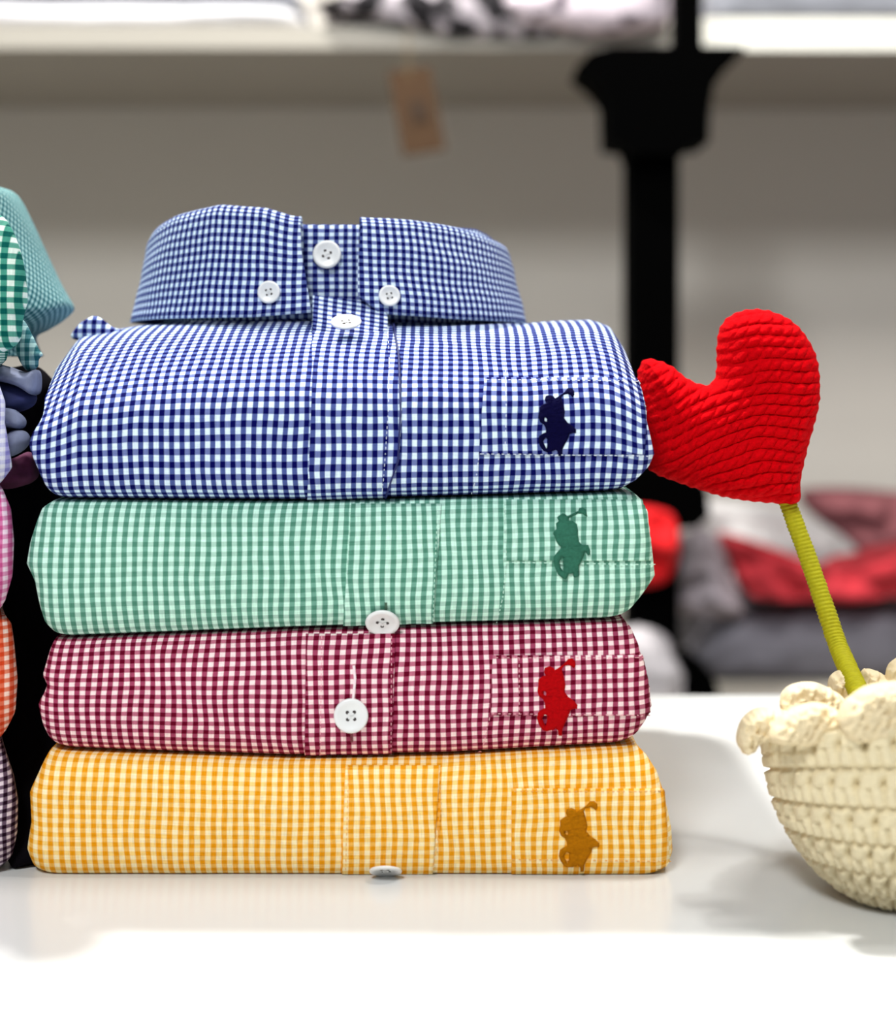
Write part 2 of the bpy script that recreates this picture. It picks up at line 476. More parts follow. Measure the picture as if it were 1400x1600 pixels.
# ------------------------------------------------------------------ inflated soft shape
def puff(name, outline, d, T, mat, parent=None, nr=26, centre=None, relief=None, yb=None, edge_px=None, seed=0, amp=0,
         label=None, loc=None, flat_back=1.0, uvs=True, tilt=None, dense=6, power=2.0):
    """soft stuffed shape whose outline is given at distance d; T = half thickness"""
    pl = catmull([(p[0], p[1], 0) for p in outline], dense, closed=True)
    n = len(pl)
    c = Vector((centre[0], centre[1], 0)) if centre else sum(pl, Vector())/n
    A = np.array([(p.x, p.y) for p in pl]); Bn = np.roll(A, -1, axis=0)
    def bd(p):
        pa = np.array([p.x, p.y])-A; ba = Bn-A
        h_ = np.clip((pa*ba).sum(1)/np.maximum((ba*ba).sum(1), 1e-9), 0, 1)
        return float(np.sqrt(((pa-ba*h_[:, None])**2).sum(1)).min())
    rr = edge_px or bd(c)
    V, U, F = [], [], []
    def put(p, side):
        k = min(1, bd(p)/rr); hgt = T*(max(0, 1-(1-k)**power))**(1/power)
        dd = d + (tilt(p.x, p.y) if tilt else 0)
        q = P(p.x, p.y, dd)
        q.y += -hgt if side > 0 else hgt*flat_back
        if amp: q.y += amp*noise.noise(Vector((p.x*.03+seed, p.y*.03, side)))*min(1, k*2)
        if relief and side > 0:
            q += relief(p.x, p.y, k)
        V.append(q); U.append((q.x, q.z))
    for side in (1, -1):
        b0 = len(V)
        for i in range(nr):
            s = 1-(i/nr)**1.35 if side > 0 or i else 1
            for p in pl: put(c+(p-c)*s, side)
        put(c, side)
        for i in range(nr-1):
            for k in range(n): F.append((b0+i*n+k, b0+i*n+(k+1) % n, b0+(i+1)*n+(k+1) % n, b0+(i+1)*n+k)[::side])
        cc = b0+nr*n; e = b0+(nr-1)*n
        for k in range(n): F.append((e+k, e+(k+1) % n, cc)[::side])
    # weld the two rims
    b1 = nr*n+1
    F = [tuple((v-b1 if b1 <= v < b1+n else v) for v in f) for f in F]
    o = mk(name, V, F, mat, parent, U if uvs else None, label=label, loc=loc)
    bm = bmesh.new(); bm.from_mesh(o.data)
    bmesh.ops.delete(bm, geom=[v for v in bm.verts if not v.link_faces], context='VERTS')
    bmesh.ops.recalc_face_normals(bm, faces=bm.faces); bm.to_mesh(o.data); bm.free()
    return o

# ------------------------------------------------------------------ main stack
G = 'gingham shirts in the main stack'
L1 = [(0, 1176), (60, 1178), (200, 1184), (450, 1192), (700, 1188), (1000, 1171), (1080, 1168)]
L2 = [(0, 1006), (60, 1004), (300, 995), (450, 989), (600, 984), (850, 978), (1000, 973), (1080, 970)]
L3 = [(0, 786), (60, 783), (300, 785), (450, 786), (700, 780), (985, 771), (1080, 768)]
L0 = [(0, 1372), (1080, 1372)]
def off(l, k): return [(a, b+k) for a, b in l]
DEP = .26

def shirt_root(label, x, z, group=G):
    r = empty('folded_shirt', (x, .12, z)); tag(r, label, 'shirt', group); return r

def lerpx(a, b, c, e): return lambda i, j: ((a+(c-a)*j) + ((b+(e-b)*j)-(a+(c-a)*j))*i, 0)
def strip(xl0, xr0, xl1, xr1, y0, y1):
    def fn(a, b):
        l = xl0+(xl1-xl0)*b; r = xr0+(xr1-xr0)*b
        return (l+(r-l)*a, y0+(y1-y0)*b)
    return fn

# --- yellow
root = shirt_root('yellow gingham folded shirt, bottom of the main stack on the table', -.04, 0)
yl = [(0, 52), (.05, 42), (.2, 35), (.42, 42), (.68, 40), (.8, 50), (.93, 60), (1, 66)]
yr = [(0, 1036), (.06, 1050), (.16, 1055), (.36, 1052), (.62, 1041), (.8, 1030), (.93, 1014), (1, 1000)]
B = Body('body', M['yellow'], root, off(L1, 2), L0, yl, yr, profile_plain(DEP, .010, 2.9), y0=-.002, seed=2, uvo=(0, .001))
recalc(patch(B, 'placket', M['yellow'], root, strip(540, 688, 534, 676, 1197, 1366), 40, 44, .0008, (.0012, .001)))
patch(B, 'pocket', M['yellow'], root, strip(799, 1036, 799, 1046, 1232, 1364), 60, 40, .0007, (.0008, .0015))
stitch(B, [[(686, 1200), (689, 1260), (684, 1310), (676, 1362)], [(803, 1236), (1030, 1236)], [(800, 1341), (1045, 1344)], [(545, 1200), (540, 1362)]],
       plain('yellow_thread', (236, 176, 96), .7), root)
emblem(B, root, 873, 936, 1251, 1359, emb('ochre_thread', (172, 106, 4)), 'ochre embroidered rider on a horse with raised mallet', hole='leg', lift=.0013)
make_button(root, Vector((P(603, 1362).x, -.0030, .0042)), Vector((0, -.62, -1)), .0064, label='white button tucked under the front fold')

# --- wine red
root = shirt_root('wine red and white gingham folded shirt with a large white button, above the yellow one', -.04, .045)
rl = [(0, 72), (.08, 64), (.22, 57), (.42, 52), (.52, 62), (.6, 66), (.68, 58), (.78, 62), (.9, 66), (1, 70)]
rr_ = [(0, 992), (.06, 1003), (.18, 1015), (.3, 1023), (.42, 1018), (.6, 1011), (.8, 1003), (.94, 992), (1, 982)]
B = Body('body', M['red'], root, off(L2, 2), off(L1, -2), rl, rr_, profile_plain(DEP), seed=7, uvo=(.001, 0))
patch(B, 'placket', M['red'], root, strip(478, 618, 476, 612, 992, 1186), 40, 48, .0008, (.0016, .0005))
patch(B, 'pocket', M['red'], root, strip(770, 1010, 766, 1014, 1024, 1117), 60, 30, .0008, (.001, .0018))
stitch(B, [[(503, 996), (502, 1080), (500, 1184)], [(774, 1028), (1004, 1028)], [(811, 1028), (811, 1114)], [(768, 1114), (1012, 1116)], [(765, 1120), (758, 1150), (750, 1182)], [(612, 996), (611, 1182)]],
       plain('pink_thread', (235, 170, 180), .7), root)
stitch(B, [[(553, 1040), (555, 1060), (552, 1092)], [(551, 1096), (553, 1092)]], plain('white_thread', (245, 225, 228), .7), root, r=.0006, dash=.05, gap=.0001, name='buttonhole')
stitch(B, [[(549, 1140), (550, 1156)]], plain('dark_thread', (120, 50, 60), .7), root, r=.0006, dash=.05, gap=.0001, name='buttonhole')
emblem(B, root, 839, 902, 1029, 1147, emb('scarlet_thread', (170, 2, 8)), 'scarlet embroidered rider on a horse with raised mallet', hole='leg', lift=.0013)
button_on(B, root, 549, 1117, 27, Vector((0, -1, .06)), lift=.0013, rot=.05, label='large white four hole button')

# --- mint green
root = shirt_root('mint green gingham folded shirt, directly under the top blue one', -.04, .094)
gl = [(0, 70), (.1, 58), (.25, 52), (.42, 46), (.55, 33), (.7, 38), (.85, 46), (.95, 52), (1, 66)]
gr = [(0, 980), (.05, 992), (.2, 1012), (.33, 1028), (.55, 1024), (.7, 1020), (.85, 1017), (.95, 1008), (1, 998)]
B = Body('body', M['green'], root, off(L3, 2), off(L2, -2), gl, gr, profile_plain(DEP), seed=12, uvo=(.0005, .002))
patch(B, 'placket', M['green'], root, strip(549, 690, 536, 676, 789, 980), 40, 48, .0008, (.0014, .0007))
patch(B, 'pocket', M['green'], root, strip(788, 1014, 786, 1018, 782, 876), 60, 30, .0006, (.0009, .0012), taper=lambda a, b: min(1, (1-a)*12+.3))
stitch(B, [[(790, 878), (1020, 882)], [(788, 795), (791, 870)], [(790, 880), (786, 930), (776, 972)], [(684, 792), (676, 975)]],
       plain('mint_thread', (206, 240, 222), .7), root)
emblem(B, root, 864, 922, 795, 905, emb('forest_thread', (50, 104, 84)), 'dark green embroidered rider on a horse with raised mallet', lift=.0013)
button_on(B, root, 598, 966, 27, Vector((0, -.72, -.5)), rot=.7, lift=.0016, label='pearly white button tilted under the front fold')
stitch(B, [[(603, 940), (603, 950)]], plain('dark_green_thread', (60, 90, 70), .7), root, r=.0006, dash=.05, gap=.0001, name='buttonhole')

# --- blue top shirt
root = shirt_root('blue and white gingham folded shirt with buttoned standing collar, top of the main stack', -.04, .147)
ctrl = [(.012, 0), (.0045, .06), (.001, .16), (0, .3), (.0005, .45), (.004, .57), (.012, .68), (.026, .79), (.046, .89), (.066, .955), (.088, .99), (.11, 1.0)]
fr = resample(ctrl, .0014)
prof = fr+[(.11+.14*i/22, 1.0) for i in range(1, 23)]+[(.25+.012*math.sin(math.pi*i/12), .5+.5*math.cos(math.pi*i/12)) for i in range(1, 13)]+[(.25-.238*i/26, 0.0) for i in range(1, 26)]
def dref(tt): return D0+max(0, interp([(0, 0), (.57, .004), (.68, .012), (.79, .026), (.89, .046), (.955, .066), (1, .088)], tt))
btop = [(0, 590), (75, 562), (100, 542), (125, 520), (160, 515), (215, 506), (320, 496), (480, 492), (700, 500), (820, 504), (870, 500), (925, 498), (955, 505), (975, 520), (1000, 545), (1060, 560)]
bbot = off(L3, -2)
bl = [(0, 66), (.08, 60), (.2, 53), (.33, 44), (.42, 40), (.5, 45), (.62, 60), (.75, 63), (.9, 78), (1, 110)]
br = [(0, 984), (.06, 1000), (.16, 1018), (.26, 1026), (.38, 1020), (.5, 1014), (.62, 1010), (.72, 1004), (.8, 996), (.9, 982), (1, 955)]
B = Body('body', M['blue'], root, btop, bbot, bl, br, prof, dref=dref, seed=21, uvo=(0, 0), na=190, folds=.0008)
BL = B
def pk(a, b):
    py = 478+(782-478)*b
    l = interp([(478, 487), (600, 488), (700, 484), (782, 480)], py); r = interp([(478, 606), (560, 622), (640, 628), (710, 624), (782, 602)], py)
    return (l+(r-l)*a, py)
patch(B, 'placket', M['blue'], root, pk, 44, 90, .0009, (.0014, .0011))
patch(B, 'pocket', M['blue'], root, lambda a, b: (757-9*b+(252+6*b)*a+ (0), 592+118*b), 64, 34, .0008, (.0010, .0017))
wt = plain('white_thread', (228, 236, 246), .7)
stitch(B, [[(605, 500), (608, 560), (607, 640), (600, 740), (596, 776)], [(760, 596), (1004, 598)], [(790, 582), (791, 640), (789, 706)], [(750, 709), (1012, 712)], [(748, 714), (744, 745), (735, 774)]],
       wt, root)
stitch(B, [[(615, 510), (623, 560), (626, 640), (622, 720), (602, 775)]], plain('navy_thread', (20, 26, 90), .7), root, lift=.0011, r=.0004, dash=.05, gap=.0001, name='placket_seam')
emblem(B, root, 841, 900, 609, 712, emb('navy_thread_fill', (4, 2, 44)), 'dark navy embroidered rider on a horse with raised mallet', hole='leg', lift=.0013)
def placket_top():
    nu, nv = 30, 22; V, U, F = [], [], []
    for i in range(nu+1):
        u = i/nu; acc = 0; pl = None
        for j in range(nv+1):
            v = j/nv; pyb = 520; pyt = 462+13*u
            px = 488.5+(117+ (0 if v > .5 else -6*(1-v*2)))*u; py = pyt+(pyb-pyt)*v
            l, n, uv = B.hit(px if True else 0, 520)
            db = l.y+D0-.0012; dt = .6655; f = min(1, (1-v))
            d = db+(dt-db)*f**.8
            p = P(px, py, d)
            if pl is not None: acc += (p-pl).length*1.5
            pl = p; V.append(p); U.append((p.x+.0014, uv[1]+.0011+.012-acc))
    W = nv+1
    for i in range(nu):
        for j in range(nv): F.append((i*W+j, i*W+j+1, (i+1)*W+j+1, (i+1)*W+j))
    o = mk('placket_top', V, F, M['blue'], root, U); recalc(o)
    md = o.modifiers.new('thick', 'SOLIDIFY'); md.thickness = .0012; md.offset = 0
placket_top()
make_button(root, P(541, 506, .642), Vector((0, -.50, .95)), 24*.643/FP, rot=.3, label='white button lying on the sloping placket')
# shoulder crease at the left
puff('shoulder_fold', [(112, 528), (122, 508), (138, 497), (150, 494), (162, 500), (176, 511), (200, 520), (150, 534)], .680, .003, M['blue'], root, nr=10)

# collar
CX = (516-700)*.725/FP; CY = .125; CB = .060
def ztop(deg):          # deg measured from the front, left negative
    return interp([(-180, .254), (-90, .2545), (-65, .2615), (-50, .2665), (-30, .2700), (-14, .2680), (-6, .2642), (0, .264), (8, .2640), (25, .2632), (45, .2605), (65, .2565), (90, .2525), (180, .254)], deg)
def sup(a, b, th, n=2.25):   # plan curve, th=0 front, + to the right
    s, c = math.sin(th), math.cos(th)
    return (a*math.copysign(abs(s)**(2/n), s), -b*math.copysign(abs(c)**(2/n), c))
def band(name, rows, s0, s1, n, parent, mat, uvo=(0, 0), label=None, th_edges=None, thick=.0011):
    """rows: list of (a, b, zfun, vcoord); loft around the neck from angle s0 to s1 (radians)"""
    V, U, F = [], [], []
    m = len(rows)
    for i in range(n+1):
        acc = None
        for j, (a, b, zf, vv) in enumerate(rows):
            e0, e1 = (s0, s1) if th_edges is None else th_edges(j/(m-1))
            th = e0+(e1-e0)*i/n
            x, y = sup(a, b, th)
            deg = math.degrees(th); deg = (deg+180) % 360-180
            f = noise.noise(Vector((th*2.2, j*.25, 3)))
            V.append(Vector((CX+x, CY+y, zf(deg)))+Vector((x, y, 0)).normalized()*.0010*f)
            U.append((.088*th*1.08+uvo[0], vv*1.13+uvo[1]))
    for i in range(n):
        for j in range(m-1): F.append((i*m+j, i*m+j+1, (i+1)*m+j+1, (i+1)*m+j))
    o = mk(name, V, F, mat, parent, U, label=label)
    recalc(o)
    md = o.modifiers.new('thick', 'SOLIDIFY'); md.thickness = thick; md.offset = -1
    return o
def zbase(deg):
    return interp([(-180, .217), (-90, .2192), (-50, .2200), (-15, .2203), (0, .2225), (15, .2215), (40, .2195), (90, .2185), (180, .217)], deg)
rows = []
for k, (da, fz) in enumerate([(-.0062, .66), (-.006, .80), (-.005, .92), (-.0038, .975), (-.0022, 1.0), (-.0006, .985)]):
    rows.append((.0845+da, CB+da, (lambda deg, fz=fz: zbase(deg)+(ztop(deg)-zbase(deg))*fz), -.004*(6-k)))
NR = 16
for k in range(1, NR+1):
    f = k/NR
    rows.append((.0848+.0080*f**1.1, CB+.001+.0045*f, (lambda deg, f=f: ztop(deg)+(zbase(deg)-ztop(deg))*(.02+.98*f)), .0455*f))
def thL(f):
    # leaf edges: left front edge and right front edge, in pixels
    kk = max(0, (f-.27)/.73)
    pxl = interp([(0, 470), (.3, 472), (1, 488)], kk); pxr = interp([(0, 564), (.35, 561), (.8, 560), (1, 596)], kk)
    def ang(px):
        dd = .666; x = (px-700)*dd/FP-CX; a = .0848+.008*kk
        s = max(-1, min(1, x/a)); return math.copysign(math.asin(abs(s)**(2.25/2)), s)
    return ang(pxr), 2*math.pi+ang(pxl)
col = band('collar', rows, 0, 1, 260, root, M['blue'], (.001, .0002), label='standing collar with two buttoned down points', th_edges=thL)
srows = [(.0775, CB-.0080, (lambda deg, f=f: (zbase(deg)-.004)+((.2612 if abs(deg) < 60 else .250+.0112*max(0, 1-(abs(deg)-60)/60))-(zbase(deg)-.004))*f), .045*(1-f)) for f in [i/12 for i in range(13)]]
band('collar_stand', srows, -math.pi, math.pi, 200, root, M['blue'], (.0021, .0012))
# overlap edge of the stand: a short tab that carries the button
tab = [(.0775+.0012, CB-.0080+.0015, (lambda deg, f=f: (.2195+(.2608-.2195)*f)), .045*(1-f)) for f in [i/10 for i in range(11)]]
band('stand_tab', tab, -.205, .42, 26, root, M['blue'], (.0030, .0020))
def stand_pt(px, py, r=CB-.003):
    d = D0+CY-r; q = P(px, py, d); return q
make_button(root, stand_pt(511, 398, CB-.0058), Vector((-.02, -1, .1)), 22.5*.665/FP, rot=-.35, label='white button on the collar band')
cbv = [v.co+ROOT[root.name] for v in col.data.vertices]
cb = BVHTree.FromPolygons(cbv, [list(p.vertices) for p in col.data.polygons])
for px, py, rp_, lb in ((421, 457, 18, 'small white button on the left collar point'), (608, 463, 17, 'small white button on the right collar point')):
    dr = Vector(((px-700)/FP, 1, (HZ-py)/FP)).normalized()
    l, n, ix, ds = cb.ray_cast(Vector((0, -D0, HC)), dr)
    if n.dot(dr) > 0: n = -n
    make_button(root, l+n*.0006, n, rp_*(l.y+D0)/FP, rot=.2, label=lb)

# ------------------------------------------------------------------ left stack
ld = [(0, -430), (1, -430)]
def left_shirt(label, mat, ytop, ybot, right, seed, x=-.3, **k):
    r = shirt_root(label, x, HC+(HZ-ybot)*.00025, 'gingham shirts stacked at the left frame edge')
    b = Body('body', mat, r, [(-500, ytop), (100, ytop)], [(-500, ybot), (100, ybot)], ld, right, profile_plain(DEP, .013), seed=seed, na=110, rot=(P(26, 0).x, math.radians(19)), **k)
    return r, b
left_shirt('black and white gingham folded shirt at the bottom of the left edge stack', M['plum'], 1172, 1372,
           [(0, 8), (.1, 22), (.3, 28), (.55, 30), (.75, 24), (1, 8)], 31, amp=.001)
left_shirt('orange red gingham folded shirt in the left edge stack, above the black one', M['orange'], 969, 1170,
           [(0, 4), (.1, 14), (.25, 26), (.5, 29), (.8, 24), (.95, 20), (1, 12)], 32, amp=.001)
rp, b = left_shirt('pink gingham folded shirt in the left edge stack, between the orange and the lavender one', M['pink'], 765, 967,
           [(0, 2), (.1, 12), (.3, 22), (.6, 24), (.85, 20), (1, 8)], 33, amp=.001)
rv, b = left_shirt('pale lavender gingham folded shirt in the left edge stack, with navy sleeve folds', M['lavender'], 580, 763,
           [(0, 4), (.15, 21), (.3, 17), (.55, 9), (.75, 10), (.9, 2), (1, -6)], 34, amp=.0008)
rg, b = left_shirt('dark green gingham shirt with tall flared collar, top of the left edge stack', M['teal'], 528, 578,
           [(0, 4), (.3, 16), (.6, 20), (.85, 10), (1, 0)], 35, amp=.001, y0=.02)
# folds that stick out of the right ends
puff('sleeve_fold', [(-30, 566), (10, 572), (40, 582), (58, 578), (62, 600), (56, 618), (30, 604), (0, 596), (-30, 596)], .630, .010, M['slate'], rv, nr=10, label='grey and navy sleeve fold', amp=.002)
puff('sleeve_fold', [(-30, 594), (10, 598), (40, 606), (56, 618), (50, 636), (20, 646), (-20, 646)], .634, .008, M['navy'], rv, nr=10, label='navy sleeve fold')
puff('sleeve_fold', [(-20, 640), (14, 638), (30, 646), (39, 658), (34, 670), (10, 668), (-20, 664)], .620, .008, M['slate'], rv, nr=10, label='grey sleeve fold')
puff('sleeve_fold', [(-20, 690), (8, 680), (22, 672), (38, 674), (46, 688), (38, 702), (22, 712), (0, 716), (-20, 716)], .618, .009, M['slate'], rv, nr=10, label='grey sleeve fold')
puff('sleeve_fold', [(-10, 720), (20, 716), (44, 706), (56, 716), (58, 745), (40, 758), (0, 762)], .640, .009, M['plumcloth'], rp, nr=10, label='plum coloured sleeve fold', amp=.003)
bg = puff('gap_shade_sheet', [(-6, 600), (30, 572), (70, 580), (100, 640), (106, 800), (106, 1000), (104, 1200), (84, 1330), (50, 1352), (14, 1344), (4, 1200), (6, 1000), (2, 850), (-4, 740)], .665, .010,  # added sheet, its black stands in for the shade between the stacks
          plain('gap_shade_black', (10, 8, 12), .95, .3, 60, .3, .05), None, nr=12, amp=.003, loc=P(50, 1352, .613), tilt=lambda x, y: -.050*max(0, (y-1000)/350)**1.3, edge_px=30)
tag(bg, 'added black sheet standing in for the deep shade in the narrow gap between the two shirt stacks', 'clothing')
# tall collar: drooping leaf seen from the side
def green_collar():
    sil = catmull([(-30, 300, 0), (4, 294, 0), (18, 299, 0), (30, 312, 0), (46, 345, 0), (66, 388, 0), (88, 430, 0), (106, 465, 0), (110, 478, 0), (106, 488, 0), (92, 503, 0), (72, 516, 0), (54, 526, 0), (58, 545, 0), (64, 556, 0)], 5)
    cx, d = -190, .70
    V, U, F = [], [], []; n = 120; m = len(sil); arc = 0
    for j, p in enumerate(sil):
        if j: arc += (sil[j]-sil[j-1]).length*d/FP
        a = (p.x-cx)*d/FP; X0 = (cx-700)*d/FP; z = HC+(HZ-p.y)*d/FP
        for i in range(n):
            th = 2*math.pi*i/n
            x, y = sup(a, a*.55, th, 2.2)
            f = noise.noise(Vector((th*3, j*.08, 9)))
            V.append((X0+x*(1+.02*f), d-D0+y*(1+.05*f), z)); U.append((a*.0+.07*th*1.1+arc*.8, arc-.07*th*.55))
    for j in range(m-1):
        for i in range(n): F.append((j*n+i, j*n+(i+1) % n, (j+1)*n+(i+1) % n, (j+1)*n+i))
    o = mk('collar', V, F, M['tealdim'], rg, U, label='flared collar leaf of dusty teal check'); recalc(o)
    md = o.modifiers.new('thick', 'SOLIDIFY'); md.thickness = .0012; md.offset = -1
green_collar()
puff('collar_point', [(-90, 330), (-40, 322), (0, 336), (14, 352), (26, 378), (36, 415), (41, 455), (40, 478), (34, 500), (30, 530), (10, 548), (-40, 552), (-90, 548)], .615, .012, M['teal'], rg, nr=22, label='upright front collar point of bright green check', edge_px=40)
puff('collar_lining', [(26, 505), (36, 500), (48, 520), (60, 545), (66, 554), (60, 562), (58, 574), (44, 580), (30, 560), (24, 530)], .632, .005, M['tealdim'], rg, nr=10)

# ------------------------------------------------------------------ crochet heart flower
HX = [(1247, 786), (1252, 745), (1262, 700), (1272, 665), (1280, 630), (1281, 595), (1277, 562), (1266, 535), (1248, 510), (1225, 493), (1195, 483), (1165, 483), (1138, 494), (1123, 515), (1119, 545), (1119, 572), (1116, 590), (1106, 600), (1086, 596), (1067, 585), (1053, 573), (1032, 563), (1008, 560), (996, 580), (994, 620), (998, 670), (1005, 715), (1018, 738), (1050, 752), (1085, 764), (1120, 775), (1160, 783), (1205, 787)]
def heart_relief(px, py, k):
    q = py-.55*(max(0, 1150-px)**1.08)*.62 if px < 1150 else py
    q = py - .50*22*math.log(1+math.exp((1145-px)/22)) + 7*noise.noise(Vector((px*.014, py*.014, 5)))
    rowp = 17.5
    r = q/rowp; ri = math.floor(r); fr_ = r-ri
    u = (px*.9+py*.25+7*noise.noise(Vector((px*.03, py*.03, 8))))/16.5+.5*(ri % 2)+.25*math.sin(ri*2.1)
    ridge = abs(math.sin(math.pi*fr_))**.55
    st = abs(math.cos(math.pi*(u+.45*fr_)))**.7
    amp = .0026*(.30+.70*min(1, k*3))
    h = amp*(ridge*(.45+.55*st))-amp*.5+.0006*noise.noise(Vector((px*.09, py*.09, 2)))
    return Vector((0, -h, 0))
hf = empty('crochet_heart_flower', P(1235, 790, .645))
tag(hf, 'red crochet heart on an olive green wrapped stem stuck in the cream pot', 'decoration')
# the heart leans so that its left lobe sits a little farther back
def heart_edge_wobble(pts):
    out = []
    cl = catmull([(p[0], p[1], 0) for p in pts], 5, closed=True)
    s = 0
    for i, p in enumerate(cl):
        n = (cl[(i+1) % len(cl)]-cl[i-1]).normalized(); n = Vector((n.y, -n.x, 0))
        s += (cl[i]-cl[i-1]).length
        w_ = 2.2*abs(math.sin(s*math.pi/17.5))
        out.append((p.x+n.x*w_, p.y+n.y*w_))
    return out
heart = puff('heart', heart_edge_wobble(HX), .645, .017, M['wool_red'], hf, nr=150, centre=(1150, 680), relief=heart_relief, dense=3,
             tilt=lambda x, y: .00008*max(0, 1150-x), edge_px=75, label='stuffed heart crocheted in red wool')
def tube(path, rad, n=20, twist=None):
    V, F = [], []
    prev = Vector((0, 1, 0)); s = 0
    for i, p in enumerate(path):
        tg = (path[min(i+1, len(path)-1)]-path[max(i-1, 0)]).normalized()
        a = (prev-tg*prev.dot(tg)).normalized(); b = tg.cross(a); prev = a
        if i: s += (path[i]-path[i-1]).length
        for k in range(n):
            th = 2*math.pi*k/n
            r = rad(i/(len(path)-1), s, th)
            V.append(p+a*r*math.cos(th)+b*r*math.sin(th))
    for i in range(len(path)-1):
        for k in range(n): F.append((i*n+k, i*n+(k+1) % n, (i+1)*n+(k+1) % n, (i+1)*n+k))
    F.append(tuple(range(n-1, -1, -1))); F.append(tuple((len(path)-1)*n+k for k in range(n)))
    return V, F
sp = [P(1224, 768, .645), P(1236, 800, .644), P(1262, 870, .640), P(1286, 940, .634), P(1308, 1005, .626), P(1327, 1050, .612), P(1342, 1084, .598), P(1352, 1130, .585)]
path = catmull([tuple(p) for p in sp], 60)
def srad(f, s, th):
    ph = (s/.00165+th/(2*math.pi))
    return .00325+.0006*f+.00042*abs(math.sin(math.pi*ph))+.0002*noise.noise(Vector((s*300, th, 0)))
V, F = tube(path, srad, 22); recalc(mk('stem', V, F, M['stem'], hf, label='olive green stem wound with yarn'))

# ------------------------------------------------------------------ crochet pot
PC = Vector(((1408-700)*.58/FP, -.02, 0))
pot = empty('crochet_pot', PC)
tag(pot, 'cream crocheted round pot with ruffled rim at the right, holding the heart stem', 'pot')
pprof = catmull([(.0006, .0012, 0), (.013, .0004, 0), (.021, .003, 0), (.0290, .0085, 0), (.0355, .0155, 0), (.0415, .0245, 0), (.0456, .0340, 0), (.0482, .0440, 0), (.0497, .0540, 0), (.0500, .0590, 0)], 22)
def pot_body():
    n = 620; V, F = [], []; s = 0; rows_h = .01145; m = len(pprof)
    tot = sum((pprof[i]-pprof[i-1]).length for i in range(1, m))
    for j, p in enumerate(pprof):
        if j: s += (pprof[j]-pprof[j-1]).length
        a = pprof[max(j-1, 0)]; b = pprof[min(j+1, m-1)]; tg = (b-a).normalized(); nr_ = Vector((tg.y, -tg.x, 0))
        q = (tot-s)/rows_h; ri = math.floor(q); fr_ = q-ri
        cnt = max(8, round(2*math.pi*max(p.x, .008)/.0098)) if s < .05 else 32
        cnt = 32 if s > .032 else (24 if s > .02 else 14)
        for i in range(n):
            th = 2*math.pi*i/n
            u = th/(2*math.pi)*cnt+.37*ri
            line = min(1, abs(math.sin(math.pi*min(fr_, 1)))/.34)**.8          # groove between rows
            sub = .78+.22*min(1, abs(math.sin(math.pi*(fr_*2)))/.5)            # twin loops in a row
            v1 = abs(math.cos(math.pi*(u+.55*fr_)))**.55
            v2 = abs(math.cos(math.pi*(u*2-.5*fr_+.2)))**.5
            top = fr_ < .46
            st = (.15+.85*v1) if top else (.35+.65*v2)
            hole = math.exp(-(((u+.2) % 1-.5)/.10)**2-((fr_-.42)/.13)**2)
            h = .0034*(line*sub*st)-.0026*hole+.0004*noise.noise(Vector((math.cos(th)*40, math.sin(th)*40, s*400)))-.0012
            if j < 3: h *= .2
            r = p.x+nr_.x*h; z = p.y+nr_.y*h
            V.append((PC.x+r*math.sin(th), PC.y-r*math.cos(th), max(z+.34*r*math.cos(th)*(max(z, 0)/.059)**1.1, .0002)))
    # inside wall
    inner = [(.0475, .0590), (.0465, .050), (.043, .034), (.040, .028), (.001, .030)]
    for r, z in inner:
        for i in range(n):
            th = 2*math.pi*i/n; V.append((PC.x+r*math.sin(th), PC.y-r*math.cos(th), z+.34*r*math.cos(th)*(z/.059)**1.1))
    for j in range(m+len(inner)-1):
        for i in range(n): F.append((j*n+i, j*n+(i+1) % n, (j+1)*n+(i+1) % n, (j+1)*n+i))
    recalc(mk('bowl', V, F, M['cream'], pot))
pot_body()
def frill(px, py, k):
    a = noise.noise(Vector((px*.05, py*.05, 7))); b_ = noise.noise(Vector((px*.13, py*.13, 3))); c_ = abs(math.sin(px*.21+py*.12+2*a))**.6
    return Vector((0, -(.0020*a+.0018*b_+.0014*c_)*min(1, k*5+.15), .0012*b_+.0010*a))
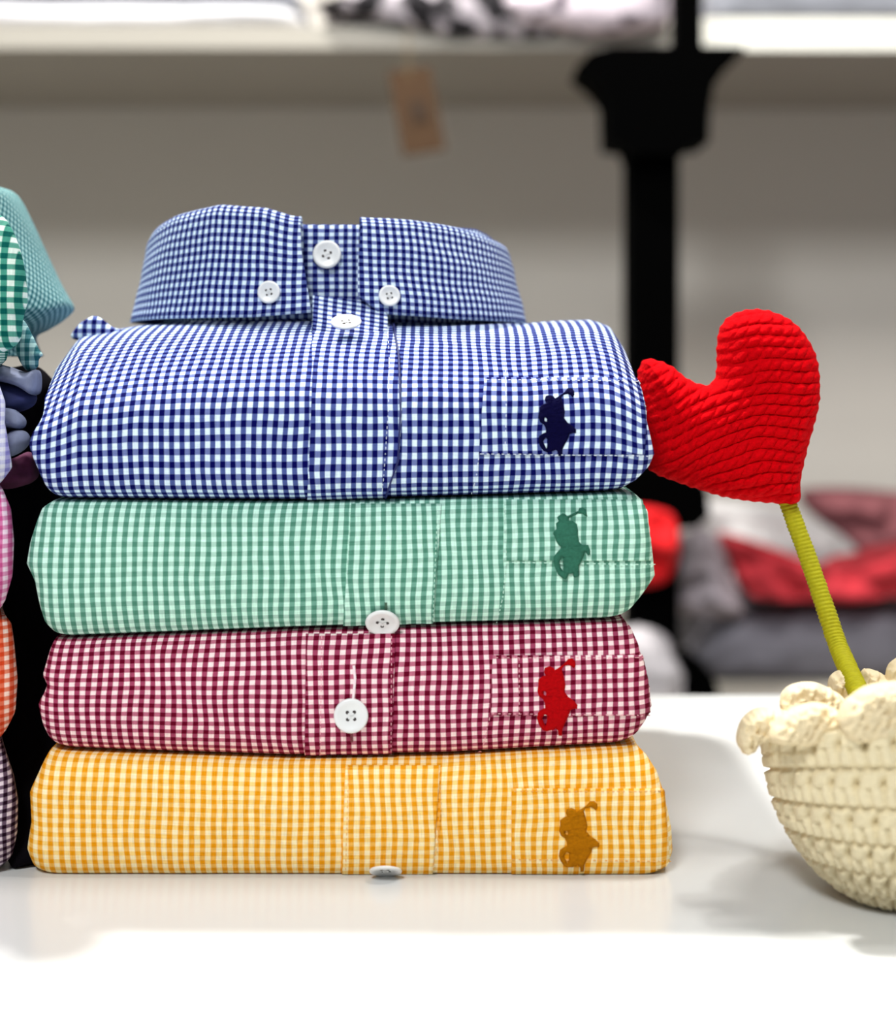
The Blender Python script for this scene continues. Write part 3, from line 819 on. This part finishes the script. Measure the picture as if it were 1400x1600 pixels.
for outl, d_, T_ in [
    ([(1165, 1178), (1153, 1166), (1151, 1150), (1158, 1128), (1172, 1113), (1190, 1106), (1212, 1107), (1232, 1114), (1240, 1130), (1230, 1150), (1200, 1158), (1186, 1160), (1178, 1172)], .572, .0075),
    ([(1203, 1152), (1214, 1126), (1235, 1110), (1255, 1101), (1280, 1098), (1302, 1105), (1318, 1118), (1326, 1138), (1310, 1156), (1270, 1162), (1226, 1162)], .553, .0075),
    ([(1222, 1112), (1220, 1090), (1230, 1075), (1250, 1067), (1275, 1067), (1300, 1078), (1318, 1090), (1320, 1110), (1300, 1124), (1250, 1124)], .582, .007),
    ([(1294, 1082), (1296, 1060), (1310, 1048), (1326, 1050), (1340, 1062), (1350, 1085), (1335, 1108), (1300, 1104)], .612, .006),
    ([(1310, 1130), (1317, 1102), (1334, 1086), (1355, 1073), (1380, 1067), (1412, 1065), (1442, 1072), (1462, 1095), (1468, 1130), (1445, 1152), (1385, 1156), (1330, 1156)], .541, .008),
    ([(1336, 1085), (1345, 1052), (1358, 1045), (1376, 1052), (1392, 1062), (1400, 1085), (1372, 1100)], .614, .006),
    ([(1384, 1085), (1386, 1048), (1397, 1032), (1416, 1025), (1442, 1034), (1456, 1060), (1444, 1092), (1400, 1096)], .612, .007),
    ([(1452, 1140), (1458, 1108), (1482, 1084), (1520, 1080), (1556, 1094), (1574, 1124), (1566, 1152), (1500, 1158)], .553, .0075),
    ([(1450, 1090), (1455, 1060), (1480, 1046), (1515, 1050), (1540, 1070), (1548, 1100), (1500, 1115)], .598, .007),
    ([(1560, 1150), (1562, 1118), (1590, 1102), (1625, 1110), (1645, 1135), (1640, 1165), (1615, 1160), (1590, 1162)], .574, .0075)]:
    puff('scallop', outl, d_, T_, M['cream_light'], pot, nr=22, relief=frill, dense=7, edge_px=20)

# ------------------------------------------------------------------ shelf rack behind
DS = 1.80
def PX(px, d): return (px-700)*d/FP
def PZ(py, d): return HC+(HZ-py)*d/FP
rk = empty('shelf_rack', (PX(1016, DS), DS-D0, -.76))
tag(rk, 'tall black shelf rack post with flared bracket carrying pale shelves against the wall', 'shelf rack')
def extr(name, poly, d0, d1, mat, parent, dref=DS, **k):
    n = len(poly); V = [Vector((PX(x, dref), d0-D0, PZ(y, dref))) for x, y in poly]+[Vector((PX(x, dref), d1-D0, PZ(y, dref))) for x, y in poly]
    F = [tuple(range(n)), tuple(range(2*n-1, n-1, -1))]+[(i, n+i, n+(i+1) % n, (i+1) % n) for i in range(n)]
    o = mk(name, V, F, mat, parent, smooth=False, **k); return recalc(o)
DP = 1.67
extr('post', [(978, 225), (1055, 225), (1055, 1900), (978, 1900)], DP-.03, DP+.03, M['black'], rk, dref=DP)
extr('upper_post', [(1050, 90), (1092, 90), (1092, -300), (1050, -300)], DP-.025, DP+.015, M['black'], rk, dref=DP)
extr('bracket', [(895, 118), (915, 96), (950, 86), (1060, 86), (1150, 86), (1148, 96), (1122, 120), (1104, 146), (1098, 180), (1096, 232), (1060, 236), (1058, 250), (976, 250), (974, 236), (944, 232), (942, 165), (925, 142)], DP-.05, DP+.04, M['black'], rk, dref=DP, label='black flared bracket under the upper shelf')
extr('clamp', [(930, 720), (1070, 728), (1096, 760), (1100, 800), (1080, 818), (1040, 822), (930, 822)], DP-.04, DP+.03, M['black'], rk, dref=DP)
extr('foot_bracket', [(955, 1046), (975, 1020), (1075, 1020), (1102, 1040), (1112, 1060), (1112, 1250), (955, 1250)], DP-.04, DP+.03, M['black'], rk, dref=DP)
zu0, zu1 = PZ(78, DS), PZ(38, DS)
XM = PX(1072, DS)
add_box('shelf_board', (-1.6, XM, DS-D0, YW-.003, PZ(78, DS), PZ(42, DS)), M['shelf'], rk, .002)
add_box('shelf_board', (XM+.001, 1.6, DS-D0, YW-.003, PZ(80, DS), PZ(30, DS)), M['shelf'], rk, .002)
add_box('edge_strip', (-1.6, XM, DS-D0-.006, DS-D0, PZ(78, DS), PZ(42, DS)), M['shelf_edge'], rk, .001, label='beige front edge strip')
add_box('edge_strip', (XM+.001, 1.6, DS-D0-.006, DS-D0, PZ(80, DS), PZ(30, DS)), M['shelf_white'], rk, .001, label='white front edge strip')
add_box('shelf_board', (-1.6, 1.6, DS-D0-.20, YW-.003, PZ(1110, DS), PZ(1050, DS)), M['shelf_edge'], rk, .002, label='lower shelf board carrying the rumpled garments')

# garments on the upper shelf (resting on it, edges hanging over)
def y_mid(l): return l[0][1]
def pile(label, mat, top, bot, left, right, y0, depth, seed, R=.02, amp=.004, d=DS, name='folded_garment', lip=None):
    x = PX((left[0][1]+right[0][1])/2, d); z = PZ(bot[0][1], d)
    pr = profile_plain(depth, R, 2.0, 20)
    if lip:
        tu, yl_ = lip; last = max(i for i, q in enumerate(pr) if q[1] >= 1.0)
        pr = [(y_, (t_ if i <= last else max(t_, 0)*(1-tu)+tu) if (i <= last or y_ > yl_) else t_) for i, (y_, t_) in enumerate(pr)]
    b = Body(name, mat, None, top, bot, left, right, pr, scale_d=d, y0=y0, amp=amp, seed=seed, na=70, round_r=.03, shrink=.35, loc=(x, y0+depth/2, z))
    return tag(b.obj, label, 'clothing', 'folded garments on the upper shelf' if y_mid(top) < 200 else 'garments piled on the lower shelf')
yS = DS-D0
pile('white folded cloth lying on the upper shelf at the far left', cloth('white_cloth', (238, 236, 238), .03), [(-300, 4), (440, 8), (500, 16)], [(-300, 42), (520, 42)], [(0, -300), (1, -300)], [(0, 482), (1, 460)], yS-.004, .3, 41)
pile('grey garment stacked on the white cloth on the upper shelf, far left', cloth('grey_cloth', (150, 152, 160), .15), [(-300, -60), (500, -56)], [(-300, 4), (500, 8)], [(0, -300), (1, -300)], [(0, 470), (1, 440)], yS, .3, 42)
def fleck(name, base, dark, scale, thr):
    m, nt, b = new_mat(name); b.inputs['Roughness'].default_value = .9
    tc = nt.nodes.new('ShaderNodeTexCoord'); v = nt.nodes.new('ShaderNodeTexNoise'); v.inputs['Scale'].default_value = scale; v.inputs['Detail'].default_value = 1
    r = nt.nodes.new('ShaderNodeValToRGB'); r.color_ramp.elements[0].position = thr; r.color_ramp.elements[1].position = thr+.06
    r.color_ramp.elements[0].color = lin(dark); r.color_ramp.elements[1].color = lin(base)
    nt.links.new(tc.outputs['Object'], v.inputs['Vector']); nt.links.new(v.outputs['Fac'], r.inputs[0]); nt.links.new(r.outputs[0], b.inputs['Base Color'])
    return m
pile('black and pale patterned garment spilling over the upper shelf edge, left of the bracket', fleck('monochrome_print', (206, 196, 202), (24, 20, 24), 34, .50),
     [(480, 4), (560, -8), (640, -20), (760, -22), (900, -24)], [(480, 16), (600, 36), (700, 60), (800, 64), (900, 60)], [(0, 520), (.5, 488), (1, 520)], [(0, 880), (1, 880)], yS-.032, .26, 43, amp=.004, lip=(.30, .027))
pile('pinkish white garment hanging over the upper shelf beside the black post', fleck('blush_print', (244, 228, 236), (96, 84, 96), 30, .36),
     [(780, -24), (900, -30), (1050, -28)], [(780, 50), (850, 46), (920, 58), (980, 54), (1050, 44)], [(0, 800), (.5, 784), (1, 800)], [(0, 1046), (.5, 1050), (1, 1046)], yS-.050, .25, 44, amp=.004, lip=(.33, .045))
pile('grey garment on the upper shelf right of the post', cloth('cool_grey_cloth', (140, 142, 150), .15), [(1090, -50), (1500, -50)], [(1090, 26), (1500, 28)], [(0, 1108), (1, 1120)], [(0, 1800), (1, 1800)], yS+.01, .3, 45)
# kraft tag
tg_ = empty('kraft_tag', P(650, 100, DS-.06)); tag(tg_, 'brown kraft paper tag hanging below the upper shelf', 'price tag')
DT = DS-.06
extr('card', [(606, 112), (672, 104), (696, 234), (630, 244)], DT-.002, DT+.001, plain('kraft_card', (70, 44, 12), .8, .12, 60), tg_, dref=DT)
extr('cord', [(634, 50), (637, 50), (641, 124), (638, 124)], DT-.004, DT-.002, M['kcord'], tg_, dref=DT)
extr('printed_mark', [(638, 160), (664, 156), (670, 188), (644, 192)], DT-.0035, DT-.002, plain('tag_print', (54, 34, 12), .8), tg_, dref=DT)

# garments on the lower shelf
c = cloth
pile('charcoal folded garments at the base of the lower shelf pile, right', c('charcoal_cloth', (104, 102, 110), .25), [(1060, 985), (1130, 960), (1300, 948), (1500, 950)], [(1060, 1048), (1500, 1048)], [(0, 1090), (.5, 1070), (1, 1100)], [(0, 1700), (1, 1700)], yS-.065, .36, 51)
pile('pale grey garment lump beside the post on the lower shelf', c('pale_grey_cloth', (206, 200, 202), .08), [(900, 1000), (1000, 982), (1050, 990), (1080, 1020)], [(900, 1104), (1080, 1104)], [(0, 860), (1, 860)], [(0, 1068), (.5, 1072), (1, 1050)], yS-.19, .045, 52, R=.015, d=1.62)
pile('light grey garment with white edge lying on the charcoal ones', c('light_grey_cloth', (186, 176, 182), .12), [(1020, 930), (1080, 870), (1130, 900), (1250, 925), (1400, 935), (1500, 940)], [(1020, 985), (1130, 958), (1300, 948), (1500, 948)], [(0, 1060), (.5, 1036), (1, 1060)], [(0, 1620), (1, 1620)], yS+.01, .28, 53)
def heap(label, mat, outline, d, T, **k):
    cx = sum(p[0] for p in outline)/len(outline); by = max(p[1] for p in outline)
    o = puff('rumpled_garment', outline, d, T, mat, None, nr=16, amp=.02, loc=P(cx, by, d), **k); return tag(o, label, 'clothing', 'garments piled on the lower shelf')
heap('grey garment draped upright beside the black post on the lower shelf', c('grey_drape', (160, 150, 156), .15), [(1050, 850), (1075, 830), (1100, 825), (1125, 850), (1140, 900), (1160, 945), (1150, 962), (1080, 962), (1045, 940), (1036, 890)], DS-.05, .035, seed=1)
heap('white garment falling diagonally from under the heart', c('white_drape', (192, 188, 186), .06), [(1085, 775), (1130, 782), (1200, 790), (1270, 810), (1330, 850), (1345, 885), (1300, 905), (1240, 900), (1180, 890), (1130, 880), (1095, 845), (1075, 800)], DS+.09, .05, seed=2)
heap('bright red garment in the middle of the lower shelf pile', c('red_drape', (190, 44, 54), .12), [(1130, 840), (1160, 842), (1200, 870), (1260, 885), (1330, 878), (1420, 850), (1500, 840), (1500, 915), (1400, 925), (1300, 932), (1200, 930), (1165, 925), (1145, 890)], DS-.04, .04, seed=3)
heap('dusky maroon garment at the top right of the lower shelf pile', c('maroon_drape', (130, 74, 78), .1), [(1255, 765), (1330, 762), (1420, 770), (1500, 775), (1500, 850), (1420, 865), (1350, 872), (1310, 850), (1280, 815), (1255, 790)], DS+.20, .05, seed=4)
heap('small scarlet garment peeking out between the stack and the grey drape', c('scarlet_drape', (222, 10, 18), .1), [(985, 800), (1040, 798), (1058, 820), (1062, 860), (1048, 900), (1020, 915), (985, 905)], 1.605, .018, seed=5)
